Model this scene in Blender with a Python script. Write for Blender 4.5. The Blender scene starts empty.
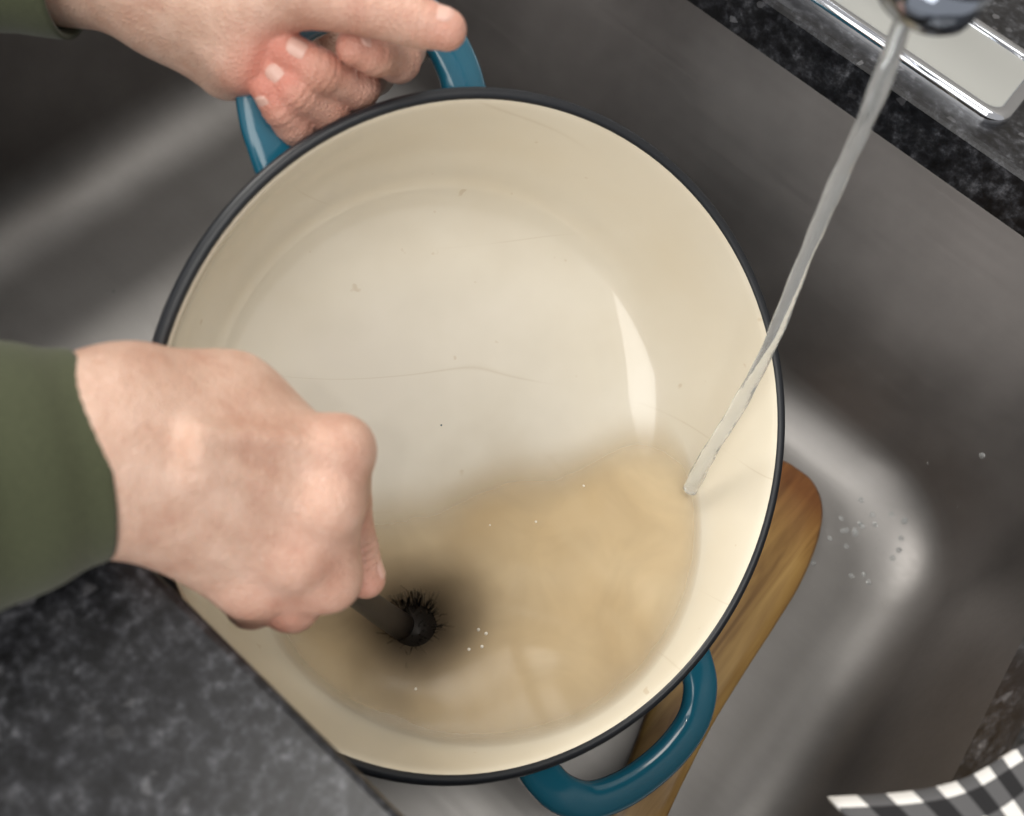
import bpy, math, random, bmesh
import numpy as np
from mathutils import Vector, Matrix
from mathutils.bvhtree import BVHTree
random.seed(4); np.random.seed(4)
scene=bpy.context.scene
scene.view_settings.view_transform='Standard'
# World frame: X runs along the counter, Y away from the cook, Z up; worktop surface is z=0, metres.
# ---------- camera ----------
cd=bpy.data.cameras.new('camera'); cam=bpy.data.objects.new('camera',cd); scene.collection.objects.link(cam)
right=np.array([.7516,.6375,.1691]); down=np.array([.6368,-.6345,-.4381]); fwd=np.array([-.1720,.4369,-.8829])
M=Matrix.Identity(4)
for i in range(3):
    M[i][0]=right[i]; M[i][1]=-down[i]; M[i][2]=-fwd[i]
M[2][3]=.30
cam.matrix_world=M
cd.lens=30; cd.sensor_width=36; cd.clip_start=.01
cd.dof.use_dof=True; cd.dof.focus_distance=.43; cd.dof.aperture_fstop=6
scene.camera=cam
def A(*v): return np.array(v,float)
def g(i,j,k): return np.array([i,j,k],float)*.0004+np.array([-.4,-.1,-.2])   # joint positions on a 0.4 mm grid

# ---------- material helpers ----------
def mat(name,base=(.5,.5,.5),rough=.5,metal=0,**kw):
    m=bpy.data.materials.new(name); m.use_nodes=True
    b=m.node_tree.nodes['Principled BSDF']
    b.inputs['Base Color'].default_value=(*base,1); b.inputs['Roughness'].default_value=rough; b.inputs['Metallic'].default_value=metal
    for k,v in kw.items(): b.inputs[k.replace('_',' ')].default_value=v
    return m,m.node_tree,b
def N(nt,t,**kw):
    n=nt.nodes.new(t)
    for k,v in kw.items():
        if k in n.inputs: n.inputs[k].default_value=v
        else: setattr(n,k,v)
    return n
def ramp(nt,fac,stops):
    n=nt.nodes.new('ShaderNodeValToRGB'); e=n.color_ramp.elements
    while len(e)<len(stops): e.new(.5)
    for i,(p,c) in enumerate(stops):
        e[i].position=p; e[i].color=(*c,1) if len(c)==3 else c
    nt.links.new(fac,n.inputs[0]); return n
def objcoord(nt,scale=(1,1,1)):
    t=nt.nodes.new('ShaderNodeTexCoord'); m=nt.nodes.new('ShaderNodeMapping'); m.inputs['Scale'].default_value=scale
    nt.links.new(t.outputs['Object'],m.inputs[0]); return m.outputs[0]
def bump(nt,b,h,strength=.3,dist=.001):
    n=N(nt,'ShaderNodeBump'); n.inputs['Strength'].default_value=strength; n.inputs['Distance'].default_value=dist
    nt.links.new(h,n.inputs['Height']); nt.links.new(n.outputs[0],b.inputs['Normal'])

# ---------- mesh helpers ----------
def mesh(name,verts,faces,mt=None,parent=None,smooth=True):
    me=bpy.data.meshes.new(name); me.from_pydata([tuple(map(float,v)) for v in verts],[],[tuple(map(int,q)) for q in faces]); me.update()
    bm=bmesh.new(); bm.from_mesh(me); bmesh.ops.recalc_face_normals(bm,faces=bm.faces); bm.to_mesh(me); bm.free()
    o=bpy.data.objects.new(name,me); scene.collection.objects.link(o)
    if mt: me.materials.append(mt)
    if smooth:
        me.polygons.foreach_set('use_smooth',[True]*len(me.polygons))
    if parent: o.parent=parent
    return o
def empty(name,mw=None):
    e=bpy.data.objects.new(name,None); scene.collection.objects.link(e); e.empty_display_size=.02
    if mw is not None: e.matrix_world=mw
    return e
def catmull(P,n=8):
    P=[np.array(p,float) for p in P]; P=[2*P[0]-P[1]]+P+[2*P[-1]-P[-2]]; out=[]
    for i in range(1,len(P)-2):
        for k in range(n):
            t=k/n; a,b,c,e=P[i-1],P[i],P[i+1],P[i+2]
            out.append(.5*((2*b)+(-a+c)*t+(2*a-5*b+4*c-e)*t*t+(-a+3*b-3*c+e)*t**3))
    out.append(P[-2]); return out
def sweep(path,ra,rb,up,seg=20,power=2.0,cap=True):
    n=len(path); V_=[];F=[]
    for i in range(n):
        t=path[min(i+1,n-1)]-path[max(i-1,0)]; t=t/np.linalg.norm(t)
        u_=np.array(up,float); s=np.cross(t,u_); s/=np.linalg.norm(s); u2=np.cross(s,t)
        Ra=ra[i] if hasattr(ra,'__len__') else ra; B=rb[i] if hasattr(rb,'__len__') else rb
        for k in range(seg):
            a=2*math.pi*k/seg; c,s_=math.cos(a),math.sin(a)
            c=math.copysign(abs(c)**(2/power),c); s_=math.copysign(abs(s_)**(2/power),s_)
            V_.append(path[i]+s*Ra*c+u2*B*s_)
    for i in range(n-1):
        for k in range(seg):
            F.append((i*seg+k,i*seg+(k+1)%seg,(i+1)*seg+(k+1)%seg,(i+1)*seg+k))
    if cap:
        F.append(tuple(range(seg))[::-1]); F.append(tuple((n-1)*seg+k for k in range(seg)))
    return V_,F
def lathe(prof,seg=128):
    V_=[];F=[]
    for (rr,z) in prof:
        for k in range(seg):
            a=2*math.pi*k/seg; V_.append((rr*math.cos(a),rr*math.sin(a),z))
    for i in range(len(prof)-1):
        for k in range(seg):
            F.append((i*seg+k,i*seg+(k+1)%seg,(i+1)*seg+(k+1)%seg,(i+1)*seg+k))
    return V_,F

# ---------- materials ----------
def granite():
    m,nt,b=mat('granite_speckled',rough=.3)
    co=objcoord(nt)
    n1=N(nt,'ShaderNodeTexNoise',Scale=75.,Detail=6.,Roughness=.7); nt.links.new(co,n1.inputs['Vector'])
    v=N(nt,'ShaderNodeTexVoronoi',Scale=260.); nt.links.new(co,v.inputs['Vector'])
    n2=N(nt,'ShaderNodeTexNoise',Scale=210.,Detail=4.,Roughness=.65); nt.links.new(co,n2.inputs['Vector'])
    r1=ramp(nt,n1.outputs['Fac'],[(.36,(.008,.008,.010)),(.5,(.026,.027,.031)),(.62,(.066,.068,.075)),(.74,(.14,.14,.15))])
    r2=ramp(nt,n2.outputs['Fac'],[(.42,(.22,.22,.23)),(.55,(.75,.75,.77)),(.68,(2.,2.,2.))])
    mx=N(nt,'ShaderNodeMix',data_type='RGBA',blend_type='MULTIPLY'); mx.inputs[0].default_value=.9
    nt.links.new(r1.outputs[0],mx.inputs[6]); nt.links.new(r2.outputs[0],mx.inputs[7])
    sp=ramp(nt,v.outputs['Color'],[(.88,(0,0,0)),(.95,(.09,.09,.095))])
    ad=N(nt,'ShaderNodeMix',data_type='RGBA',blend_type='ADD'); ad.inputs[0].default_value=1
    nt.links.new(mx.outputs[2],ad.inputs[6]); nt.links.new(sp.outputs[0],ad.inputs[7])
    nt.links.new(ad.outputs[2],b.inputs['Base Color']); return m
def steel():
    m,nt,b=mat('brushed_stainless',(.30,.29,.285),.4,.82)
    co=objcoord(nt,(8,260,260)); n=N(nt,'ShaderNodeTexNoise',Scale=1.,Detail=5.); nt.links.new(co,n.inputs['Vector'])
    co2=objcoord(nt); n2=N(nt,'ShaderNodeTexNoise',Scale=12.,Detail=5.,Roughness=.6); nt.links.new(co2,n2.inputs['Vector'])
    a=N(nt,'ShaderNodeMath',operation='MULTIPLY_ADD'); a.inputs[1].default_value=.12; nt.links.new(n.outputs['Fac'],a.inputs[0])
    c=N(nt,'ShaderNodeMath',operation='MULTIPLY_ADD'); c.inputs[1].default_value=.18; c.inputs[2].default_value=.33; nt.links.new(n2.outputs['Fac'],c.inputs[0]); nt.links.new(c.outputs[0],a.inputs[2])
    nt.links.new(a.outputs[0],b.inputs['Roughness'])
    # floor of the basin is paler than the walls
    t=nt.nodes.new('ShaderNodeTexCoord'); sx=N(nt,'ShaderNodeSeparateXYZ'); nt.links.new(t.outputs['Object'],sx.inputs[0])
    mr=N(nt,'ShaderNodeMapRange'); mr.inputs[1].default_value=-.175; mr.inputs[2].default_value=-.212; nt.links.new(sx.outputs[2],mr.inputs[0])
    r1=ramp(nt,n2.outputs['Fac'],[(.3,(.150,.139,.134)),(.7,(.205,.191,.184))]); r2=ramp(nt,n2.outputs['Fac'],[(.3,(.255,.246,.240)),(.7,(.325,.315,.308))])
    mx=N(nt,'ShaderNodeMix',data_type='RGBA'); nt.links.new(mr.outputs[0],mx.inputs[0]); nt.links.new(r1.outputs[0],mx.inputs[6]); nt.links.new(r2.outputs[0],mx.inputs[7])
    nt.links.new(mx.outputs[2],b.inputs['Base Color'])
    bump(nt,b,n.outputs['Fac'],.12,.0004); return m
def enamel_cream():
    m,nt,b=mat('cream_enamel',(.8,.74,.62),.32,Coat_Weight=1.,Coat_Roughness=.045)
    co=objcoord(nt); n=N(nt,'ShaderNodeTexNoise',Scale=9.,Detail=4.,Roughness=.55); nt.links.new(co,n.inputs['Vector'])
    # slightly greyed cooking surface towards the centre of the floor, cleaner cream on the walls
    t=nt.nodes.new('ShaderNodeTexCoord'); ln=N(nt,'ShaderNodeVectorMath',operation='LENGTH')
    mp=nt.nodes.new('ShaderNodeMapping'); mp.inputs['Scale'].default_value=(1,1,0); nt.links.new(t.outputs['Object'],mp.inputs[0]); nt.links.new(mp.outputs[0],ln.inputs[0])
    rad=N(nt,'ShaderNodeMapRange'); rad.inputs[1].default_value=.07; rad.inputs[2].default_value=.145; nt.links.new(ln.outputs['Value'],rad.inputs[0])
    r0=ramp(nt,n.outputs['Fac'],[(.3,(.65,.59,.48)),(.5,(.75,.70,.595)),(.7,(.82,.77,.67))])
    r1=ramp(nt,n.outputs['Fac'],[(.3,(.83,.755,.60)),(.7,(.88,.825,.695))])
    m0=N(nt,'ShaderNodeMix',data_type='RGBA'); nt.links.new(rad.outputs[0],m0.inputs[0]); nt.links.new(r0.outputs[0],m0.inputs[6]); nt.links.new(r1.outputs[0],m0.inputs[7])
    co3=objcoord(nt,(4,15,4)); n3=N(nt,'ShaderNodeTexNoise',Scale=1.,Detail=1.,Distortion=.4); nt.links.new(co3,n3.inputs['Vector'])
    sp=ramp(nt,n3.outputs['Fac'],[(.495,(1,1,1)),(.5,(.78,.73,.66)),(.505,(1,1,1))])
    n5=N(nt,'ShaderNodeTexNoise',Scale=12.,Detail=2.); nt.links.new(co,n5.inputs['Vector'])
    k5=ramp(nt,n5.outputs['Fac'],[(.46,(0,0,0)),(.6,(.5,.5,.5))])
    mx=N(nt,'ShaderNodeMix',data_type='RGBA',blend_type='MULTIPLY'); nt.links.new(k5.outputs[0],mx.inputs[0])
    nt.links.new(m0.outputs[2],mx.inputs[6]); nt.links.new(sp.outputs[0],mx.inputs[7])
    n4=N(nt,'ShaderNodeTexNoise',Scale=95.,Detail=2.); nt.links.new(co,n4.inputs['Vector'])
    s4=ramp(nt,n4.outputs['Fac'],[(.235,(.76,.67,.56)),(.275,(1,1,1))])
    m4=N(nt,'ShaderNodeMix',data_type='RGBA',blend_type='MULTIPLY'); m4.inputs[0].default_value=.5
    nt.links.new(mx.outputs[2],m4.inputs[6]); nt.links.new(s4.outputs[0],m4.inputs[7])
    nt.links.new(m4.outputs[2],b.inputs['Base Color'])
    return m
def skin():
    m,nt,b=mat('skin',(.62,.38,.28),.42,Subsurface_Weight=.12,Subsurface_Scale=.006)
    b.inputs['Subsurface Radius'].default_value=(1,.35,.2)
    at=N(nt,'ShaderNodeAttribute',attribute_name='red')
    co=objcoord(nt); n=N(nt,'ShaderNodeTexNoise',Scale=55.,Detail=6.,Roughness=.65); nt.links.new(co,n.inputs['Vector'])
    rr=ramp(nt,n.outputs['Fac'],[(.32,(.49,.28,.205)),(.5,(.58,.375,.285)),(.68,(.66,.455,.36))])
    mx=N(nt,'ShaderNodeMix',data_type='RGBA'); nt.links.new(at.outputs['Fac'],mx.inputs[0]); nt.links.new(rr.outputs[0],mx.inputs[6]); mx.inputs[7].default_value=(.62,.21,.155,1)
    nt.links.new(mx.outputs[2],b.inputs['Base Color'])
    v=N(nt,'ShaderNodeTexVoronoi',Scale=600.,feature='DISTANCE_TO_EDGE'); nt.links.new(co,v.inputs['Vector'])
    n3=N(nt,'ShaderNodeTexNoise',Scale=130.,Detail=5.,Roughness=.6); nt.links.new(co,n3.inputs['Vector'])
    ad=N(nt,'ShaderNodeMath',operation='ADD'); nt.links.new(v.outputs['Distance'],ad.inputs[0]); nt.links.new(n3.outputs['Fac'],ad.inputs[1])
    bump(nt,b,ad.outputs[0],.6,.0012); return m
def fabric():
    m,nt,b=mat('olive_knit',(.06,.075,.032),.9,Sheen_Weight=.1)
    co=objcoord(nt); n=N(nt,'ShaderNodeTexNoise',Scale=900.,Detail=3.); nt.links.new(co,n.inputs['Vector'])
    rr=ramp(nt,n.outputs['Fac'],[(.3,(.046,.053,.025)),(.7,(.064,.073,.036))]); nt.links.new(rr.outputs[0],b.inputs['Base Color'])
    bump(nt,b,n.outputs['Fac'],.25,.0006); return m
def wood():
    m,nt,b=mat('oiled_wood',(.45,.25,.09),.4)
    co=objcoord(nt,(90,9,90)); n=N(nt,'ShaderNodeTexNoise',Scale=1.,Detail=6.,Distortion=1.2); nt.links.new(co,n.inputs['Vector'])
    rr=ramp(nt,n.outputs['Fac'],[(.3,(.18,.09,.022)),(.5,(.33,.19,.055)),(.7,(.45,.28,.09))])
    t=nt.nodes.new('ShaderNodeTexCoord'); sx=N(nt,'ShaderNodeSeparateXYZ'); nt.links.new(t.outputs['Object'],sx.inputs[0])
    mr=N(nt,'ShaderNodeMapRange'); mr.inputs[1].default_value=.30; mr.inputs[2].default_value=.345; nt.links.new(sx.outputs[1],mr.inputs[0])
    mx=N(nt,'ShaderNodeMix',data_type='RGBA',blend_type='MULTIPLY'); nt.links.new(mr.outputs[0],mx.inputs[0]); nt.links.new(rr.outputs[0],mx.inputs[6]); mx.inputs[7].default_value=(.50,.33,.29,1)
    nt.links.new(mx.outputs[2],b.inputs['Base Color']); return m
GR=granite(); ST=steel(); CR=enamel_cream(); SK=skin(); FA=fabric(); WD=wood()
TEAL,nt,b=mat('teal_enamel',(.012,.115,.18),.16,Coat_Weight=.5,Coat_Roughness=.06)
IRON,nt,b=mat('matte_black_rim',(.010,.012,.016),.4)
CHROME,nt,b=mat('chrome',(.62,.64,.68),.06,1.)
NOZ,nt,b=mat('dark_chrome',(.34,.38,.45),.08,1.)
NAIL,nt,b=mat('nail',(.66,.41,.34),.3)
BLK,nt,b=mat('dark_handle',(.026,.020,.016),.45)
PLATE,nt,b=mat('satin_plate',(.50,.51,.49),.35,.3)
BRIS,nt,b=mat('black_bristle',(.03,.026,.022),.8)
FOAM,nt,b=mat('soap_foam',(.85,.80,.70),.25)
at=N(BRIS.node_tree,'ShaderNodeAttribute',attribute_name='tip'); BRIS.node_tree.links.new(at.outputs['Fac'],BRIS.node_tree.nodes['Principled BSDF'].inputs['Alpha'])

# ---------- sink ----------
def rrect(x0,x1,y0,y1,rad,n=10):
    out=[]
    for (cx,cy,a0) in ((x1-rad,y1-rad,0),(x0+rad,y1-rad,90),(x0+rad,y0+rad,180),(x1-rad,y0+rad,270)):
        for k in range(n+1):
            a=math.radians(a0+90*k/n); out.append((cx+rad*math.cos(a),cy+rad*math.sin(a)))
    return out
sink=empty('kitchen_sink')
SX0,SX1,SY0,SY1=-.458,.196,-.008,.466
V_=[];F=[];rings=[]
# (inset left, inset right, inset front, inset back, z)
rows=[(-.03,-.03,-.03,-.03,-.0305),(0,0,0,0,-.0305),(.003,.003,.001,.004,-.04),(.009,.005,.003,.030,-.105),(.016,.007,.006,.060,-.170)]
for k in range(1,13):
    a=math.radians(8+82*k/12); c_=1-math.cos(a); rows.append((.016+.052*c_,.007+.045*c_,.006+.02*c_,.060+.045*c_,-.1700-.0450*math.sin(a)))
rows+=[(.10,.07,.04,.13,-.2157),(.14,.11,.08,.17,-.2168),(.18,.15,.12,.20,-.218)]
for il,ir,if_,ib,z in rows:
    rings.append([(x,y,z) for x,y in rrect(SX0+il,SX1-ir,SY0+if_,SY1-ib,max(.085-il*.3,.012),14)])
n=len(rings[0])
for R_ in rings: V_+=R_
for i in range(len(rings)-1):
    for k in range(n): F.append((i*n+k,i*n+(k+1)%n,(i+1)*n+(k+1)%n,(i+1)*n+k))
F.append(tuple((len(rings)-1)*n+k for k in range(n)))
basin=mesh('basin',V_,F,ST,sink)
bvh=BVHTree.FromPolygons([Vector(v) for v in V_],F)
sm=basin.modifiers.new('thick','SOLIDIFY'); sm.thickness=.0015; sm.offset=-1
V_,F=lathe([(.0,.0005),(.02,.0005),(.03,.001),(.043,.003),(.052,.003),(.055,.0)],48)
mesh('drain',[(x-.138,y+.207,z-.2172) for x,y,z in V_],F,CHROME,sink)
# ---------- countertop ----------
CX0,CX1,CY0,CY1=-.445,.165,.0144,.450
cut=rrect(CX0,CX1,CY0,CY1,.04,12)
def counter():
    bm=bmesh.new(); n=len(cut)
    bev=.003
    lv=[(0.0,-.03),(0,-bev),(-bev*.3,-bev*.3),(-bev,0)]
    rings=[]
    for off,z in lv:
        c=rrect(CX0+off,CX1-off,CY0+off,CY1-off,.04-off,12)
        rings.append([bm.verts.new((x,y,z)) for x,y in c])
    X0,X1,Y0,Y1=-1.1,.9,-.14,.66
    def proj(x,y):
        cx,cy=-.139,.2127; dx,dy=x-cx,y-cy
        t=min([((X1 if dx>0 else X0)-cx)/dx if abs(dx)>1e-9 else 1e9, ((Y1 if dy>0 else Y0)-cy)/dy if abs(dy)>1e-9 else 1e9]); return cx+dx*t,cy+dy*t
    pr=[proj(x,y) for x,y in cut]
    for Cn in ((X0,Y0),(X0,Y1),(X1,Y0),(X1,Y1)):
        i=min(range(n),key=lambda i:(pr[i][0]-Cn[0])**2+(pr[i][1]-Cn[1])**2); pr[i]=Cn
    rings.append([bm.verts.new((x,y,0)) for x,y in pr]); rings.append([bm.verts.new((x,y,-.03)) for x,y in pr])
    rings.append(rings[0])
    for i in range(len(rings)-1):
        for k in range(n):
            bm.faces.new((rings[i][k],rings[i][(k+1)%n],rings[i+1][(k+1)%n],rings[i+1][k]))
    bmesh.ops.recalc_face_normals(bm,faces=bm.faces)
    me=bpy.data.meshes.new('granite_countertop'); bm.to_mesh(me); bm.free(); me.materials.append(GR)
    o=bpy.data.objects.new('granite_countertop',me); scene.collection.objects.link(o)
counter()
WALL,nt,b=mat('wall_paint',(.45,.43,.40),.8)
mesh('wall_back',[(-1.1,.66,-.03),(.9,.66,-.03),(.9,.66,1.3),(-1.1,.66,1.3),(-1.1,.68,-.03),(.9,.68,-.03),(.9,.68,1.3),(-1.1,.68,1.3)],[(0,1,2,3),(4,5,6,7),(0,1,5,4),(3,2,6,7),(0,3,7,4),(1,2,6,5)],WALL,smooth=False)

# ---------- pot: tilted in the sink so the rinse water pools at its low side ----------
zw_=A(.5104,-.1792,.8411); zw_/=np.linalg.norm(zw_)
xw=A(.6136,.7610,-.2104); xw-=xw.dot(zw_)*zw_; xw/=np.linalg.norm(xw); yw=np.cross(zw_,xw)
c0=A(-.0527,.1533,-.0352)
PM=Matrix.Identity(4)
for i in range(3): PM[i][0]=xw[i];PM[i][1]=yw[i];PM[i][2]=zw_[i];PM[i][3]=c0[i]
pot=empty('dutch_oven',PM)
DP=.096
inn=[(.1462,-.0005),(.1452,-.004),(.1445,-.012),(.1428,-.034),(.1400,-.052),(.1355,-.066),(.128,-.078),(.118,-.0865),(.106,-.0918),(.092,-.0946),(.06,-.0957),(.03,-DP),(.0005,-DP)]
def smoothprof(p,n=4): return [tuple(q) for q in catmull(p,n)]
V_,F=lathe(smoothprof(inn)); mesh('interior_enamel',V_,F,CR,pot)
V_,F=lathe([(.1462,-.0005),(.1468,.0008),(.148,.0013),(.1498,.0010),(.1512,-.0005),(.1515,-.004),(.1508,-.0065),(.149,-.0075)]); mesh('rim',V_,F,IRON,pot)
V_,F=lathe(smoothprof([(.149,-.0075),(.1485,-.03),(.1475,-.050),(.145,-.069),(.137,-.087),(.124,-.099),(.114,-.1035),(.112,-.1055),(.105,-.1055),(.1,-.104),(.0005,-.104)],3)); mesh('exterior_enamel',V_,F,TEAL,pot)
for i,(ang,sp) in enumerate(((-62.5,.050),(113.5,.0445))):
    a=math.radians(ang); e1=np.array([math.cos(a),math.sin(a),0]); e2=np.array([-math.sin(a),math.cos(a),0])
    base=[(.1425,-1,-.026),(.150,-1,-.024),(.160,-.99,-.022),(.173,-.91,-.020),(.186,-.70,-.020),(.193,-.37,-.020),(.195,0,-.020)]
    base=[(p,t*sp,z) for p,t,z in base]
    base=base+[(p,-t,z) for p,t,z in base[-2::-1]]
    path=catmull([e1*p+e2*t+np.array([0,0,z]) for p,t,z in base],6)
    m=len(path); q=[abs(k/(m-1)*2-1) for k in range(m)]
    V_,F=sweep(path,[.0098+.0006*max(0,(x-.6)/.4) for x in q],[.0055+.001*max(0,(x-.7)/.3) for x in q],(0,0,1),20,2.5)
    mesh('handle_%d'%(i+1),V_,F,TEAL,pot)

# ---------- water in pot ----------
PMi=PM.inverted()
hs=np.array([p[1] for p in inn])[::-1]; rs=np.array([p[0] for p in inn])[::-1]
def inside(P):
    l=PMi@Vector(P)
    if l.z>0 or l.z<-DP+.0001: return False
    return math.hypot(l.x,l.y)<np.interp(l.z,hs,rs)-.0003
gl=PMi.to_3x3()@Vector((0,0,-1)); gd=Vector((gl.x,gl.y,0)).normalized()
ZW=-.1215
fc=PM@(gd*.085+Vector((0,0,-.090))); cen=Vector((fc.x,fc.y,ZW))
T1,T2=np.array([-.1008,.1161]),np.array([-.0174,.2509])
tl=T2-T1; tl/=np.linalg.norm(tl); tn=np.array([-tl[1],tl[0]])
if tn.dot(np.array(cen)[:2]-T1)<0: tn=-tn
brushhead=A(-.0392,.0840,-.1288)
NA,NR=120,36; V_=[];F=[];dep=[];mk=[];cc=[]
for k in range(NA):
    a=2*math.pi*k/NA; lo,hi=0,.3; dr=Vector((math.cos(a),math.sin(a),0))
    for _ in range(26):
        mid=(lo+hi)/2
        if inside(cen+dr*mid): lo=mid
        else: hi=mid
    for j in range(NR):
        p=cen+dr*lo*((j+1)/NR); p.z+=.0002*math.sin(p.x*160+2*math.sin(p.y*70))*math.sin(p.y*190)
        V_.append(p)
V_.append(cen)
for p in V_:
    lo,hi=0,.1
    for _ in range(14):
        mid=(lo+hi)/2
        if inside((p.x,p.y,p.z-mid-.0005)): lo=mid
        else: hi=mid
    q2=(p.x-brushhead[0])**2+(p.y-brushhead[1])**2
    dep.append(lo); mk.append(.55*math.exp(-q2/.028**2)+.30*math.exp(-q2/.065**2))
    s=(np.array((p.x,p.y))-T1).dot(tn); s+=.004*math.sin(p.x*90+p.y*40)
    s=min(1,max(0,(s+.014)/.045)); cc.append(s*s*(3-2*s))
for k in range(NA):
    k2=(k+1)%NA
    F.append((NA*NR,k*NR,k2*NR))
    for j in range(NR-1): F.append((k*NR+j,k*NR+j+1,k2*NR+j+1,k2*NR+j))
wo=mesh('dirty_water',V_,F)
for nm,arr in (('depth',dep),('murk',mk),('turbid',cc)):
    at=wo.data.attributes.new(nm,'FLOAT','POINT'); at.data.foreach_set('value',arr)
m=bpy.data.materials.new('murky_water'); m.use_nodes=True; nt=m.node_tree; b=nt.nodes['Principled BSDF']
b.inputs['Roughness'].default_value=.12; b.inputs['IOR'].default_value=1.33
a1=N(nt,'ShaderNodeAttribute',attribute_name='depth'); a2=N(nt,'ShaderNodeAttribute',attribute_name='murk'); a3=N(nt,'ShaderNodeAttribute',attribute_name='turbid')
co=objcoord(nt); n1=N(nt,'ShaderNodeTexNoise',Scale=14.,Detail=2.,Distortion=.6); nt.links.new(co,n1.inputs['Vector'])
rr=ramp(nt,n1.outputs['Fac'],[(.3,(.54,.40,.225)),(.7,(.68,.54,.34))])
mx=N(nt,'ShaderNodeMix',data_type='RGBA'); mx.inputs[7].default_value=(.10,.075,.055,1); nt.links.new(a2.outputs['Fac'],mx.inputs[0]); nt.links.new(rr.outputs[0],mx.inputs[6]); nt.links.new(mx.outputs[2],b.inputs['Base Color'])
mm=N(nt,'ShaderNodeMath',operation='MULTIPLY'); mm.inputs[1].default_value=-80; nt.links.new(a1.outputs['Fac'],mm.inputs[0])
ex=N(nt,'ShaderNodeMath',operation='EXPONENT'); nt.links.new(mm.outputs[0],ex.inputs[0])
sb=N(nt,'ShaderNodeMath',operation='SUBTRACT'); sb.inputs[0].default_value=.97; nt.links.new(ex.outputs[0],sb.inputs[1]); sb.use_clamp=True
n6=N(nt,'ShaderNodeTexNoise',Scale=26.,Detail=3.,Distortion=.8); nt.links.new(co,n6.inputs['Vector']); r6=ramp(nt,n6.outputs['Fac'],[(.3,(.84,.84,.84)),(.6,(1,1,1))])
ml=N(nt,'ShaderNodeMath',operation='MULTIPLY'); nt.links.new(sb.outputs[0],ml.inputs[0]); nt.links.new(a3.outputs['Fac'],ml.inputs[1])
ml2=N(nt,'ShaderNodeMath',operation='MULTIPLY'); nt.links.new(ml.outputs[0],ml2.inputs[0]); nt.links.new(r6.outputs[0],ml2.inputs[1])
nt.links.new(ml2.outputs[0],b.inputs['Alpha']); wo.data.materials.append(m)
# a few soap bubbles floating on the rinse water
V_=[];F=[]
spots=[(cen.x+random.gauss(0,.035),cen.y+random.gauss(0,.045),random.choice([.0005,.0007])) for _ in range(5)]
spots+=[(brushhead[0]+.026+random.gauss(0,.004),brushhead[1]+.012+random.gauss(0,.004),random.choice([.0006,.0009])) for _ in range(4)]
for x,y,rr_ in spots:
    if not inside((x,y,ZW-.003)): continue
    b0=len(V_)
    for a in range(4):
        th=math.radians(a*29)
        for k in range(10):
            p=2*math.pi*k/10; V_.append((x+rr_*math.cos(th)*math.cos(p),y+rr_*math.cos(th)*math.sin(p),ZW+rr_*.8*math.sin(th)))
    for a in range(3):
        for k in range(10): F.append((b0+a*10+k,b0+a*10+(k+1)%10,b0+(a+1)*10+(k+1)%10,b0+(a+1)*10+k))
    F.append(tuple(b0+30+k for k in range(10)))
mesh('soap_bubbles',V_,F,FOAM)

# ---------- faucet + stream ----------
fa=empty('kitchen_faucet')
NZ=A(-.0287,.2607,.1515)
path=catmull([(-.13,.512,.004),(-.13,.512,.10),(-.13,.512,.22),(-.12,.485,.33),(-.09,.42,.385),(-.055,.345,.37),(NZ[0]-.008,NZ[1]+.03,.30),(NZ[0]-.001,NZ[1]+.006,.235)],8)
V_,F=sweep(path,.0125,.0125,(1,.3,0),28); mesh('spout',V_,F,CHROME,fa)
V_,F=lathe([(.0005,.003),(.0085,.003),(.009,0),(.0137,0),(.0152,.0015),(.0157,.004),(.0157,.012),(.0151,.0125),(.0151,.0135),(.0157,.014),(.0160,.05),(.0145,.09),(.0126,.095)],64)
mesh('nozzle',[NZ+np.array(v) for v in V_],F,NOZ,fa)
V_,F=lathe([(.026,0),(.026,.006),(.02,.012),(.0175,.03),(.0175,.07),(.0125,.075)],48); mesh('base',[(x-.13,y+.512,z+.004) for x,y,z in V_],F,CHROME,fa)
V_=[];F=[]; lev=[(0,0),(0,.004),(.0015,.0065),(.0045,.0072),(.007,.0062),(.008,.0045)]
for ins,z in lev: V_+=[(x,y,z) for x,y in rrect(-.285+ins,.024-ins,.466+ins,.536-ins,.014-ins*.6,8)]
n=36
for i in range(len(lev)-1):
    for k in range(n): F.append((i*n+k,i*n+(k+1)%n,(i+1)*n+(k+1)%n,(i+1)*n+k))
mesh('deck_plate_rim',V_,F,CHROME,fa)
V_=[(x,y,.0045) for x,y in rrect(-.277,.016,.474,.528,.0092,8)]; mesh('deck_plate',V_,[tuple(range(36))],PLATE,fa)
path=catmull([(-.0313,.2597,.1520),(-.0293,.2571,.1464),(-.0224,.2580,.1183),(-.0164,.2611,.0824),(-.0080,.2599,.0428),(.0031,.2544,-.0006),(.0110,.2529,-.0504),(.0160,.2457,-.0889),(.0215,.2382,-.1164)],10)
n=len(path)
rad=[.0031+.0014*max(0,(i/n-.55))*2+.0002*math.sin(i*.45)+.00015*math.sin(i*1.1) for i in range(n)]
V_,F=sweep(path,rad,[x*.9 for x in rad],(0,1,0),20)
WM=bpy.data.materials.new('tap_water'); WM.use_nodes=True; nt=WM.node_tree; b=nt.nodes['Principled BSDF']
b.inputs['Base Color'].default_value=(.92,.94,.94,1); b.inputs['Roughness'].default_value=.06; b.inputs['IOR'].default_value=1.33; b.inputs['Transmission Weight'].default_value=.8
co=objcoord(nt,(300,300,18)); n1=N(nt,'ShaderNodeTexNoise',Scale=1.,Detail=3.); nt.links.new(co,n1.inputs['Vector']); bump(nt,b,n1.outputs['Fac'],.5,.001)
mesh('water_stream',V_,F,WM)

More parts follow.
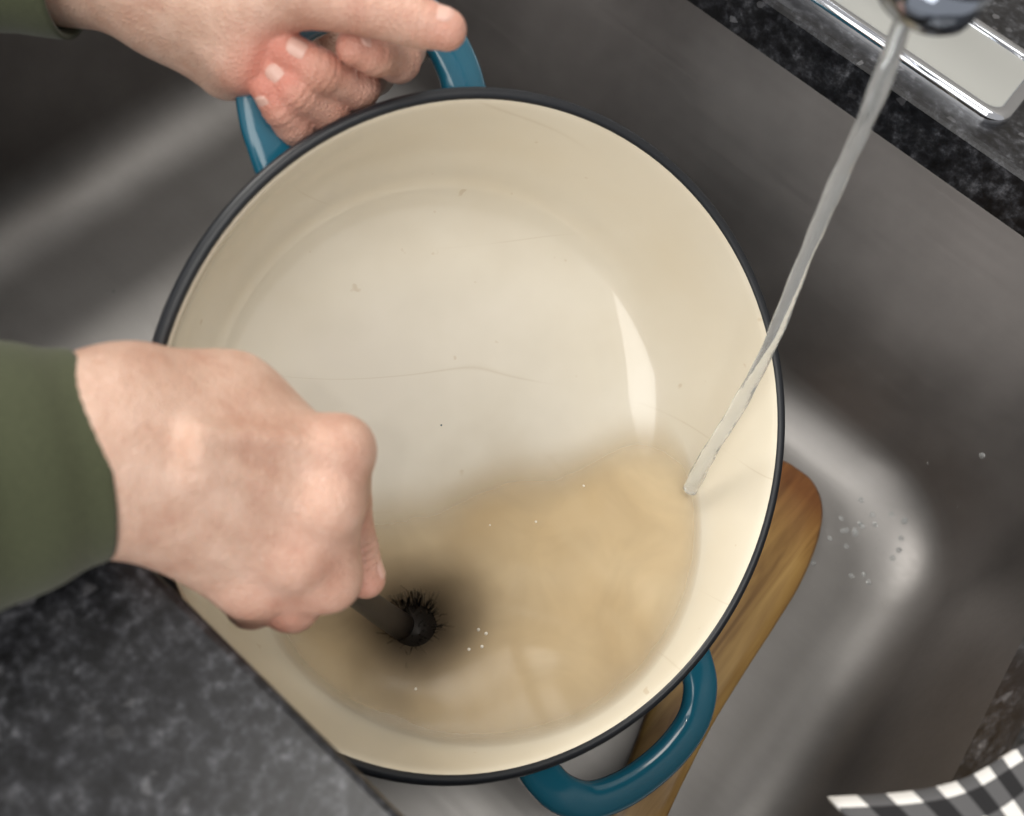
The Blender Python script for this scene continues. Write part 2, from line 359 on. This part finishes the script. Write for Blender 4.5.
# ---------- wooden spatula ----------
def outline():
    pts=[(0,0),(.018,.003),(.031,.016),(.037,.040),(.037,.075),(.032,.11),(.025,.15),(.019,.19),(.016,.23),(.0135,.27),(.0,.275)]
    pts=catmull(pts,5); return [(p[0],p[1]) for p in pts]+[(-p[0],p[1]) for p in pts[-2:0:-1]]
ol=outline(); V_=[];F=[]
p0=np.array([.068,.358]); p1=np.array([.117,.10]); dv=(p1-p0)/np.linalg.norm(p1-p0); pv=np.array([-dv[1],dv[0]])
n=len(ol); cy=.12
for s,z in ((.90,-.2145),(.99,-.2130),(1,-.2105),(.985,-.2075),(.93,-.2063),(.7,-.2067),(.35,-.2073)):
    for (x,y) in ol:
        q=p0+pv*x*s+dv*(cy+(y-cy)*(1-(1-s)*(.25 if s>.9 else .6))); V_.append((q[0],q[1],z))
for i in range(6):
    for k in range(n): F.append((i*n+k,i*n+(k+1)%n,(i+1)*n+(k+1)%n,(i+1)*n+k))
F.append(tuple(range(n))); F.append(tuple(6*n+k for k in range(n)))
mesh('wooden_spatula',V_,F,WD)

# ---------- towel ----------
m,nt,b=mat('gingham_cotton',(.8,.8,.8),.9)
tc=N(nt,'ShaderNodeUVMap'); sx=N(nt,'ShaderNodeSeparateXYZ'); nt.links.new(tc.outputs[0],sx.inputs[0])
outs=[]
for k in range(2):
    q=N(nt,'ShaderNodeMath',operation='FRACT'); nt.links.new(sx.outputs[k],q.inputs[0]); gt=N(nt,'ShaderNodeMath',operation='GREATER_THAN'); gt.inputs[1].default_value=.5; nt.links.new(q.outputs[0],gt.inputs[0]); outs.append(gt)
ad=N(nt,'ShaderNodeMath',operation='ADD'); nt.links.new(outs[0].outputs[0],ad.inputs[0]); nt.links.new(outs[1].outputs[0],ad.inputs[1])
hf=N(nt,'ShaderNodeMath',operation='MULTIPLY'); hf.inputs[1].default_value=.5; nt.links.new(ad.outputs[0],hf.inputs[0])
rr=ramp(nt,hf.outputs[0],[(0,(.80,.79,.77)),(.5,(.10,.10,.105)),(1,(.012,.012,.014))]); nt.links.new(rr.outputs[0],b.inputs['Base Color'])
GI=m
V_=[];F=[];uv=[];nu,nv=70,60
for i in range(nu):
    for j in range(nv):
        s=i/(nu-1); t=j/(nv-1)
        lx=s*.26+.004*math.sin(t*9); ly=t*.20+.004*math.sin(s*13)
        x=.121+.60*lx+.80*ly; y=.115+.80*lx-.60*ly
        z=.010+.004*math.sin(s*16+t*5)+.003*math.sin(t*19-s*6)
        if x<.166: z-= (0.166-x)**2*9
        V_.append((x,y,max(z,.002) if x>.166 else z)); uv.append((s*.26/.0155,t*.20/.0155+.25))
for i in range(nu-1):
    for j in range(nv-1): F.append((i*nv+j,(i+1)*nv+j,(i+1)*nv+j+1,i*nv+j+1))
o=mesh('gingham_towel',V_,F,GI)
ul=o.data.uv_layers.new(name='UVMap')
for lp in o.data.loops: ul.data[lp.index].uv=uv[lp.vertex_index]
s=o.modifiers.new('s','SOLIDIFY'); s.thickness=.003; s.offset=1

# ---------- droplets clinging to the basin ----------
V_=[];F=[]
def bead(x,y,rr_):
    hit=bvh.ray_cast(Vector((x,y,-.06)),Vector((0,0,-1)))
    if hit[0] is None: return
    nn=hit[1]; nn=nn if nn.z>0 else -nn
    q=nn.to_track_quat('Z','Y'); b0=len(V_)
    for a in range(4):
        th=math.radians(a*28)
        for k in range(10):
            p=2*math.pi*k/10; V_.append(hit[0]+q@Vector((rr_*math.cos(th)*math.cos(p),rr_*math.cos(th)*math.sin(p),rr_*.7*math.sin(th))))
    for a in range(3):
        for k in range(10): F.append((b0+a*10+k,b0+a*10+(k+1)%10,b0+(a+1)*10+(k+1)%10,b0+(a+1)*10+k))
    F.append(tuple(b0+30+k for k in range(10)))
for _ in range(90): bead(random.gauss(.140,.014),random.gauss(.350,.022),random.choice([.0012,.0016,.0022,.003]))
for _ in range(30): bead(random.gauss(.11,.02),random.gauss(.392,.008),random.choice([.001,.0015,.002]))
for _ in range(25): bead(random.uniform(-.36,-.22),random.uniform(.1,.35),random.choice([.001,.0016,.0025]))
mesh('water_droplets',V_,F,WM)

# ---------- hands: smooth-union distance fields, surfaced with surface nets ----------
def rc(P,a,b,ra,rb):
    ab=b-a; t=np.clip(((P-a)@ab)/(ab@ab),0,1); return np.linalg.norm(P-(a+t[:,None]*ab),axis=1)-(ra+(rb-ra)*t)
def smin(a,b,k):
    h=np.maximum(k-np.abs(a-b),0)/k; return np.minimum(a,b)-h*h*k/4
def nets(fn,lo,hi,h):
    ns=np.ceil((hi-lo)/h).astype(int)+1
    gr=np.stack(np.meshgrid(*[lo[i]+h*np.arange(ns[i]) for i in range(3)],indexing='ij'),-1)
    D=fn(gr.reshape(-1,3)).reshape(ns)
    S=D<0; acc=np.zeros(tuple(ns-1)+(3,)); cnt=np.zeros(tuple(ns-1))
    def sl(o): return tuple(slice(o[i],ns[i]-1+o[i]) for i in range(3))
    corners=[(i,j,k) for i in (0,1) for j in (0,1) for k in (0,1)]
    for a in corners:
        for axis in range(3):
            if a[axis]==0:
                b=list(a); b[axis]=1; b=tuple(b)
                da,db=D[sl(a)],D[sl(b)]; m=(da<0)!=(db<0); t=np.where(m,da/np.where(m,da-db,1),0)
                p=np.array(a,float)+np.zeros(tuple(ns-1)+(3,)); p[...,axis]+=t
                acc+=p*m[...,None]; cnt+=m
    act=cnt>0; idx=-np.ones(act.shape,int); idx[act]=np.arange(act.sum())
    pos=(np.argwhere(act)+acc[act]/cnt[act][:,None])*h+lo
    F=[]
    for axis in range(3):
        o1,o2=[(1,2),(2,0),(0,1)][axis]
        Aq=[slice(None)]*3; Aq[axis]=slice(0,-1); B=[slice(None)]*3; B[axis]=slice(1,None)
        m=S[tuple(Aq)]!=S[tuple(B)]
        I=np.argwhere(m); I=I[(I[:,o1]>0)&(I[:,o2]>0)&(I[:,o1]<ns[o1]-1)&(I[:,o2]<ns[o2]-1)]
        e1=np.zeros(3,int);e1[o1]=1;e2=np.zeros(3,int);e2[o2]=1
        q=np.stack([idx[tuple((I-x).T)] for x in (0*e1,e1,e1+e2,e2)],1)
        F.append(q)
    F=np.concatenate(F); F=F[(F>=0).all(1)]
    for _ in range(2):
        e=1e-4; d0=fn(pos); G=np.stack([(fn(pos+e*np.eye(3)[i])-d0)/e for i in range(3)],1); pos-= (d0/np.maximum((G**2).sum(1),.2))[:,None]*G
    return pos,F
def build_hand(name,arm,palm,fingers,nails,reds,bumps=(),tendons=(),h=.0013,kp=.014):
    def fn(P):
        D=None
        for s in arm+palm:
            x=rc(P,*s); D=x if D is None else smin(D,x,kp)
        for s in tendons: D=smin(D,rc(P,*s),.009)
        for c in fingers:
            D=smin(D,rc(P,c[0][0],c[1][0],c[0][1],c[1][1]),.007)
        for p,rd in bumps: D=smin(D,np.linalg.norm(P-p,axis=1)-rd,.009)
        for c in fingers:
            x=None
            for i in range(len(c)-1):
                y=rc(P,c[i][0],c[i+1][0],c[i][1],c[i+1][1]); x=y if x is None else smin(x,y,.003)
            # flexion / knuckle creases at the joints
            for i in range(1,len(c)-1):
                t=c[i+1][0]-c[i-1][0]; t=t/np.linalg.norm(t); s=(P-c[i][0])@t; near=np.exp(-((P-c[i][0])**2).sum(1)/(c[i][1]*1.7)**2)
                x=x+near*(.0010*np.exp(-(s/.0009)**2)+.0008*np.exp(-((s-.003)/.0009)**2)+.0008*np.exp(-((s+.003)/.0009)**2))
            D=smin(D,x,.0014)
        return D
    allp=[s[i] for s in arm+palm for i in (0,1)]+[q[0] for c in fingers for q in c]
    allp=np.array(allp); lo=allp.min(0)-.04; hi=allp.max(0)+.04
    pos,F=nets(fn,lo,hi,h)
    root=empty(name)
    o=mesh('skin',pos,F,SK,root)
    red=np.zeros(len(pos))
    for p,sg,am in reds: red+=am*np.exp(-((pos-p)**2).sum(1)/sg**2)
    at=o.data.attributes.new('red','FLOAT','POINT'); at.data.foreach_set('value',np.clip(red,0,.8))
    for i,(tip,fdir,nrm,rad,wd,ln) in enumerate(nails):
        fd=fdir/np.linalg.norm(fdir); nn=nrm-nrm.dot(fd)*fd; nn/=np.linalg.norm(nn); bb=np.cross(fd,nn)
        V_=[];F=[];m=9
        for a in range(m):
            for c in range(m):
                s=a/(m-1)*2-1; t=c/(m-1)*2-1
                s2=s*math.sqrt(1-t*t*.45); t2=t*math.sqrt(1-s*s*.45)
                th=t2*wd/2/rad; rr_=rad*1.05-(.0009 if abs(s)==1 or abs(t)==1 else 0)
                V_.append(tip+fd*(s2*ln/2-.001)+rr_*(nn*math.cos(th)+bb*math.sin(th)))
        for a in range(m-1):
            for c in range(m-1): F.append((a*m+c,(a+1)*m+c,(a+1)*m+c+1,a*m+c+1))
        mesh('nail_%d'%(i+1),V_,F,NAIL,root)
    return root
def sleeve(parent,path,rad,flat,up,seed):
    path=catmull(path,14); n=len(path); R=np.interp(np.linspace(0,1,n),np.linspace(0,1,len(rad)),rad)
    R=np.array([R[i]*(1+.012*math.sin(i*.4+seed)) for i in range(n)])
    P=[path[0]+(path[3]-path[0])]+[path[0]+(path[1]-path[0])*.15]+path
    RR=[R[0]*.86,R[0]*.93]+list(R)
    V_,F=sweep([np.array(p) for p in P],RR,[x*flat for x in RR],up,48,2.0,False)
    V_=np.array(V_); t=path[1]-path[0]; t/=np.linalg.norm(t)
    base=V_[2*48:3*48]; c=path[0]
    V_[48:96]=c+(base-c)*.95+t*.0005; V_[:48]=c+(base-c)*.90+t*.012
    return mesh('sleeve',V_,F,FA,parent)
def nail(c,w,l,nrm):
    return (c[-1][0]*.8+c[-2][0]*.2, c[-1][0]-c[-2][0], A(*nrm), c[-1][1]*1.02,w,l)
UPV=(.172,-.437,.883)
# --- hand gripping the pot handle: thumb along the top, fingers hooked up through the loop ---
arm=[(g(129,500,680),g(300,645,659),.032,.025),(g(108,491,637),g(291,654,625),.029,.021)]
wr=g(314,654,649)
palm=[(wr,g(395,825,593),.020,.012),(wr,g(378,796,571),.020,.012),(g(314,661,630),g(363,752,552),.018,.012),(g(328,661,627),g(371,693,550),.017,.012),
 (g(352,656,643),g(440,674,668),.019,.0155),(g(362,655,618),g(426,654,604),.0160,.0130),(g(416,662,647),g(458,650,636),.0130,.0110)]
fingers=[
 [(g(434,673,669),.0142),(g(487,700,701),.0108),(g(540,729,710),.0098),(g(581,750,710),.0087),(g(606,765,710),.0073)],
 [(g(404,838,581),.0105),(g(501,837,584),.0095),(g(541,777,623),.0086),(g(543,740,653),.0078),(g(533,723,663),.0069)],
 [(g(381,807,565),.0105),(g(489,794,560),.0098),(g(527,732,604),.0088),(g(516,691,642),.0081),(g(489,677,655),.0072)],
 [(g(363,763,546),.0105),(g(489,753,545),.0095),(g(520,699,589),.0086),(g(508,670,625),.0078),(g(484,666,639),.0070)],
 [(g(367,713,543),.0095),(g(483,705,540),.0085),(g(509,664,582),.0076),(g(502,654,607),.0070),(g(489,650,625),.0062)]]
nails=[nail(fingers[0],.010,.011,(.004,.008,1.136)),nail(fingers[1],.0085,.009,(.045,-.310,.971)),nail(fingers[2],.0088,.0095,(-.169,-.374,.981)),nail(fingers[3],.0085,.009,(-.268,-.692,.842)),nail(fingers[4],.0072,.0075,(-.279,-.820,.782))]
reds=[(c[-1][0],.014,.55) for c in fingers]+[(c[-3][0],.012,.4) for c in fingers]
lh=build_hand('hand',arm,palm,fingers,nails,reds)
sleeve(lh,[g(263,618,661),g(204,569,665),g(135,494,676),g(14,359,703)],[.036,.039,.043,.050],.95,UPV,1.)
# --- hand holding the brush: closed grip, back of the hand up ---
arm=[(g(614,179,653),g(652,321,594),.029,.024),(g(614,158,614),g(676,304,570),.029,.022)]
w1,w2=g(657,341,597),g(690,315,564)
palm=[(w1,g(784,450,559),.020,.0108),(g(672,333,596),g(807,411,543),.019,.0110),(g(683,324,584),g(813,369,516),.019,.0110),(w2,g(796,333,481),.018,.0110),
 (g(653,368,575),g(687,417,553),.0195,.0170),(g(687,417,553),g(742,446,519),.0170,.012),(g(705,336,515),g(769,348,452),.015,.013)]
tendons=[(g(726,369,637),g(786,444,581),.0022,.0028),(g(738,357,630),g(808,404,564),.0022,.0028),(g(745,348,615),g(814,363,535),.0020,.0024)]
fingers=[
 [(g(702,425,528),.0135),(g(746,439,473),.0115),(g(787,420,419),.0098),(g(825,410,386),.0085)],
 [(g(787,451,564),.0108),(g(800,445,474),.0094),(g(830,429,434),.0084),(g(856,418,413),.0074)],
 [(g(811,412,548),.0112),(g(845,382,484),.0100),(g(810,373,399),.0092),(g(764,376,390),.008)],
 [(g(816,370,521),.0108),(g(831,348,459),.0098),(g(792,340,387),.009),(g(757,349,384),.008)],
 [(g(798,334,484),.0102),(g(801,326,443),.0088),(g(778,332,405),.0082),(g(763,352,401),.0072)]]
nails=[nail(fingers[1],.009,.010,(1.896,1.55,.511))]
reds=[(c[-1][0],.014,.5) for c in fingers]+[(c[1][0],.014,.34) for c in fingers]+[(c[0][0],.014,.28) for c in fingers]
bumps=[(g(790,450,577),.0090),(g(816,410,561),.0090),(g(819,369,531),.0086),(g(802,334,495),.0082),(g(846,379,494),.0090)]
rh=build_hand('hand.001',arm,palm,fingers,nails,reds,bumps,tendons)
sleeve(rh,[g(657,306,586),g(642,271,600),g(618,212,626),g(591,107,692)],[.0335,.0375,.043,.050],.9,UPV,2.)

# ---------- scrub brush ----------
br=empty('scrub_brush')
path=catmull([g(763,379,502),g(794,392,449),g(835,409,364),g(869,430,274),g(891,448,203)],8)
n=len(path); V_,F=sweep(path,[.0066-.0010*math.sin(math.pi*i/(n-1)) for i in range(n)],.0058,zw_,20); mesh('handle',V_,F,BLK,br)
hc=brushhead; nz=zw_+.25*A(-.5095,.0386,.3449); nz/=np.linalg.norm(nz)
V_,F=lathe([(.0005,.009),(.005,.008),(.010,.005),(.0125,.001),(.0125,-.003),(.009,-.007),(.0005,-.008)],32)
e1=np.cross(nz,[0,0,1.]); e1/=np.linalg.norm(e1); e2=np.cross(nz,e1)
mesh('head',[hc+e1*v[0]+e2*v[1]+nz*(v[2]+.003) for v in V_],F,BLK,br)
V_=[];F=[];tp=[]
for i in range(3000):
    dr=np.random.randn(3); dr/=np.linalg.norm(dr)
    dr=dr-nz*dr.dot(nz)*.5-nz*.25; dr/=np.linalg.norm(dr)
    L=.003+.008*random.random(); p=hc+dr*.010
    q=hc+dr*(.010+L)+np.random.randn(3)*.0015
    mid=(p+q)/2+np.random.randn(3)*.0008
    s1=np.cross(dr,nz+.01); s1/=np.linalg.norm(s1); s2=np.cross(dr,s1); b0=len(V_)
    for k in range(3):
        o_=(s1*math.cos(k*2.094)+s2*math.sin(k*2.094))
        V_+= [p+o_*.0004,mid+o_*.0005,q+o_*.0006]; tp+=[.40,.16,.0]
    for k in range(3):
        a_,b_=b0+3*k,b0+3*((k+1)%3)
        F+=[(a_,b_,b_+1,a_+1),(a_+1,b_+1,b_+2,a_+2)]
o=mesh('bristles',V_,F,BRIS,br); at=o.data.attributes.new('tip','FLOAT','POINT'); at.data.foreach_set('value',tp)
# soft dark volume added to imitate motion blur of the brush head
gm=bpy.data.materials.new('blur_cloud'); gm.use_nodes=True; nt=gm.node_tree
nt.nodes.remove(nt.nodes['Principled BSDF']); out=nt.nodes['Material Output']
va=N(nt,'ShaderNodeVolumeAbsorption'); va.inputs['Color'].default_value=(.28,.26,.24,1)
t=nt.nodes.new('ShaderNodeTexCoord'); ln=N(nt,'ShaderNodeVectorMath',operation='LENGTH'); nt.links.new(t.outputs['Object'],ln.inputs[0])
nn_=N(nt,'ShaderNodeTexNoise',Scale=2.2,Detail=2.); nt.links.new(t.outputs['Object'],nn_.inputs['Vector'])
sc=N(nt,'ShaderNodeMath',operation='MULTIPLY_ADD'); sc.inputs[1].default_value=.5; sc.inputs[2].default_value=-.25; nt.links.new(nn_.outputs['Fac'],sc.inputs[0])
ls=N(nt,'ShaderNodeMath',operation='ADD'); nt.links.new(ln.outputs['Value'],ls.inputs[0]); nt.links.new(sc.outputs[0],ls.inputs[1])
rr=ramp(nt,ls.outputs[0],[(0,(1,1,1)),(.3,(.62,.62,.62)),(.65,(.16,.16,.16)),(.97,(0,0,0))]); rr.color_ramp.interpolation='B_SPLINE'
mu=N(nt,'ShaderNodeMath',operation='MULTIPLY'); mu.inputs[1].default_value=125; nt.links.new(rr.outputs[0],mu.inputs[0]); nt.links.new(mu.outputs[0],va.inputs['Density'])
nt.links.new(va.outputs[0],out.inputs['Volume'])
V_,F=lathe([(max(.002,math.sin(math.radians(a))),math.cos(math.radians(a))) for a in range(0,181,12)],24)
go=mesh('blur_cloud',V_,F,gm,br)
gx=A(-.1645,-.9026,-.3014); gx/=np.linalg.norm(gx); gz=zw_-zw_.dot(gx)*gx; gz/=np.linalg.norm(gz); gy=np.cross(gz,gx)
GM=Matrix.Identity(4); gc=hc+zw_*.006+gx*.002
for i in range(3): GM[i][0]=gx[i]*.052;GM[i][1]=gy[i]*.043;GM[i][2]=gz[i]*.026;GM[i][3]=gc[i]
go.matrix_world=GM

# ---------- lights ----------
def area(name,loc,target,size,energy,col,sy=None):
    l=bpy.data.lights.new(name,'AREA'); l.size=size; l.energy=energy; l.color=col
    if sy: l.shape='RECTANGLE'; l.size_y=sy
    o=bpy.data.objects.new(name,l); scene.collection.objects.link(o); o.location=loc
    o.rotation_euler=(Vector(target)-Vector(loc)).to_track_quat('-Z','Y').to_euler()
area('ceiling_light',(.25,.1,1.5),(0,.2,0),.7,8.5,(1,.965,.90))
area('left_fill_light',(-1.5,.42,1.35),(-.1,.2,0),.8,26,(1,.965,.90))  # added fill, placed to brighten the left side of the basin
area('streak_light',(.22,-.52,1.5),(0,.2,0),.03,1.1,(1,.97,.92))  # small lamp added to put the highlight streak on the enamel
area('front_fill_light',(.2,-1.2,.95),(0,.2,0),1.2,15,(1,.97,.92))  # broad fill added from the front to brighten the pot walls
w=bpy.data.worlds.new('w'); scene.world=w; w.use_nodes=True; w.node_tree.nodes['Background'].inputs[0].default_value=(.99,.97,.96,1); w.node_tree.nodes['Background'].inputs[1].default_value=.56
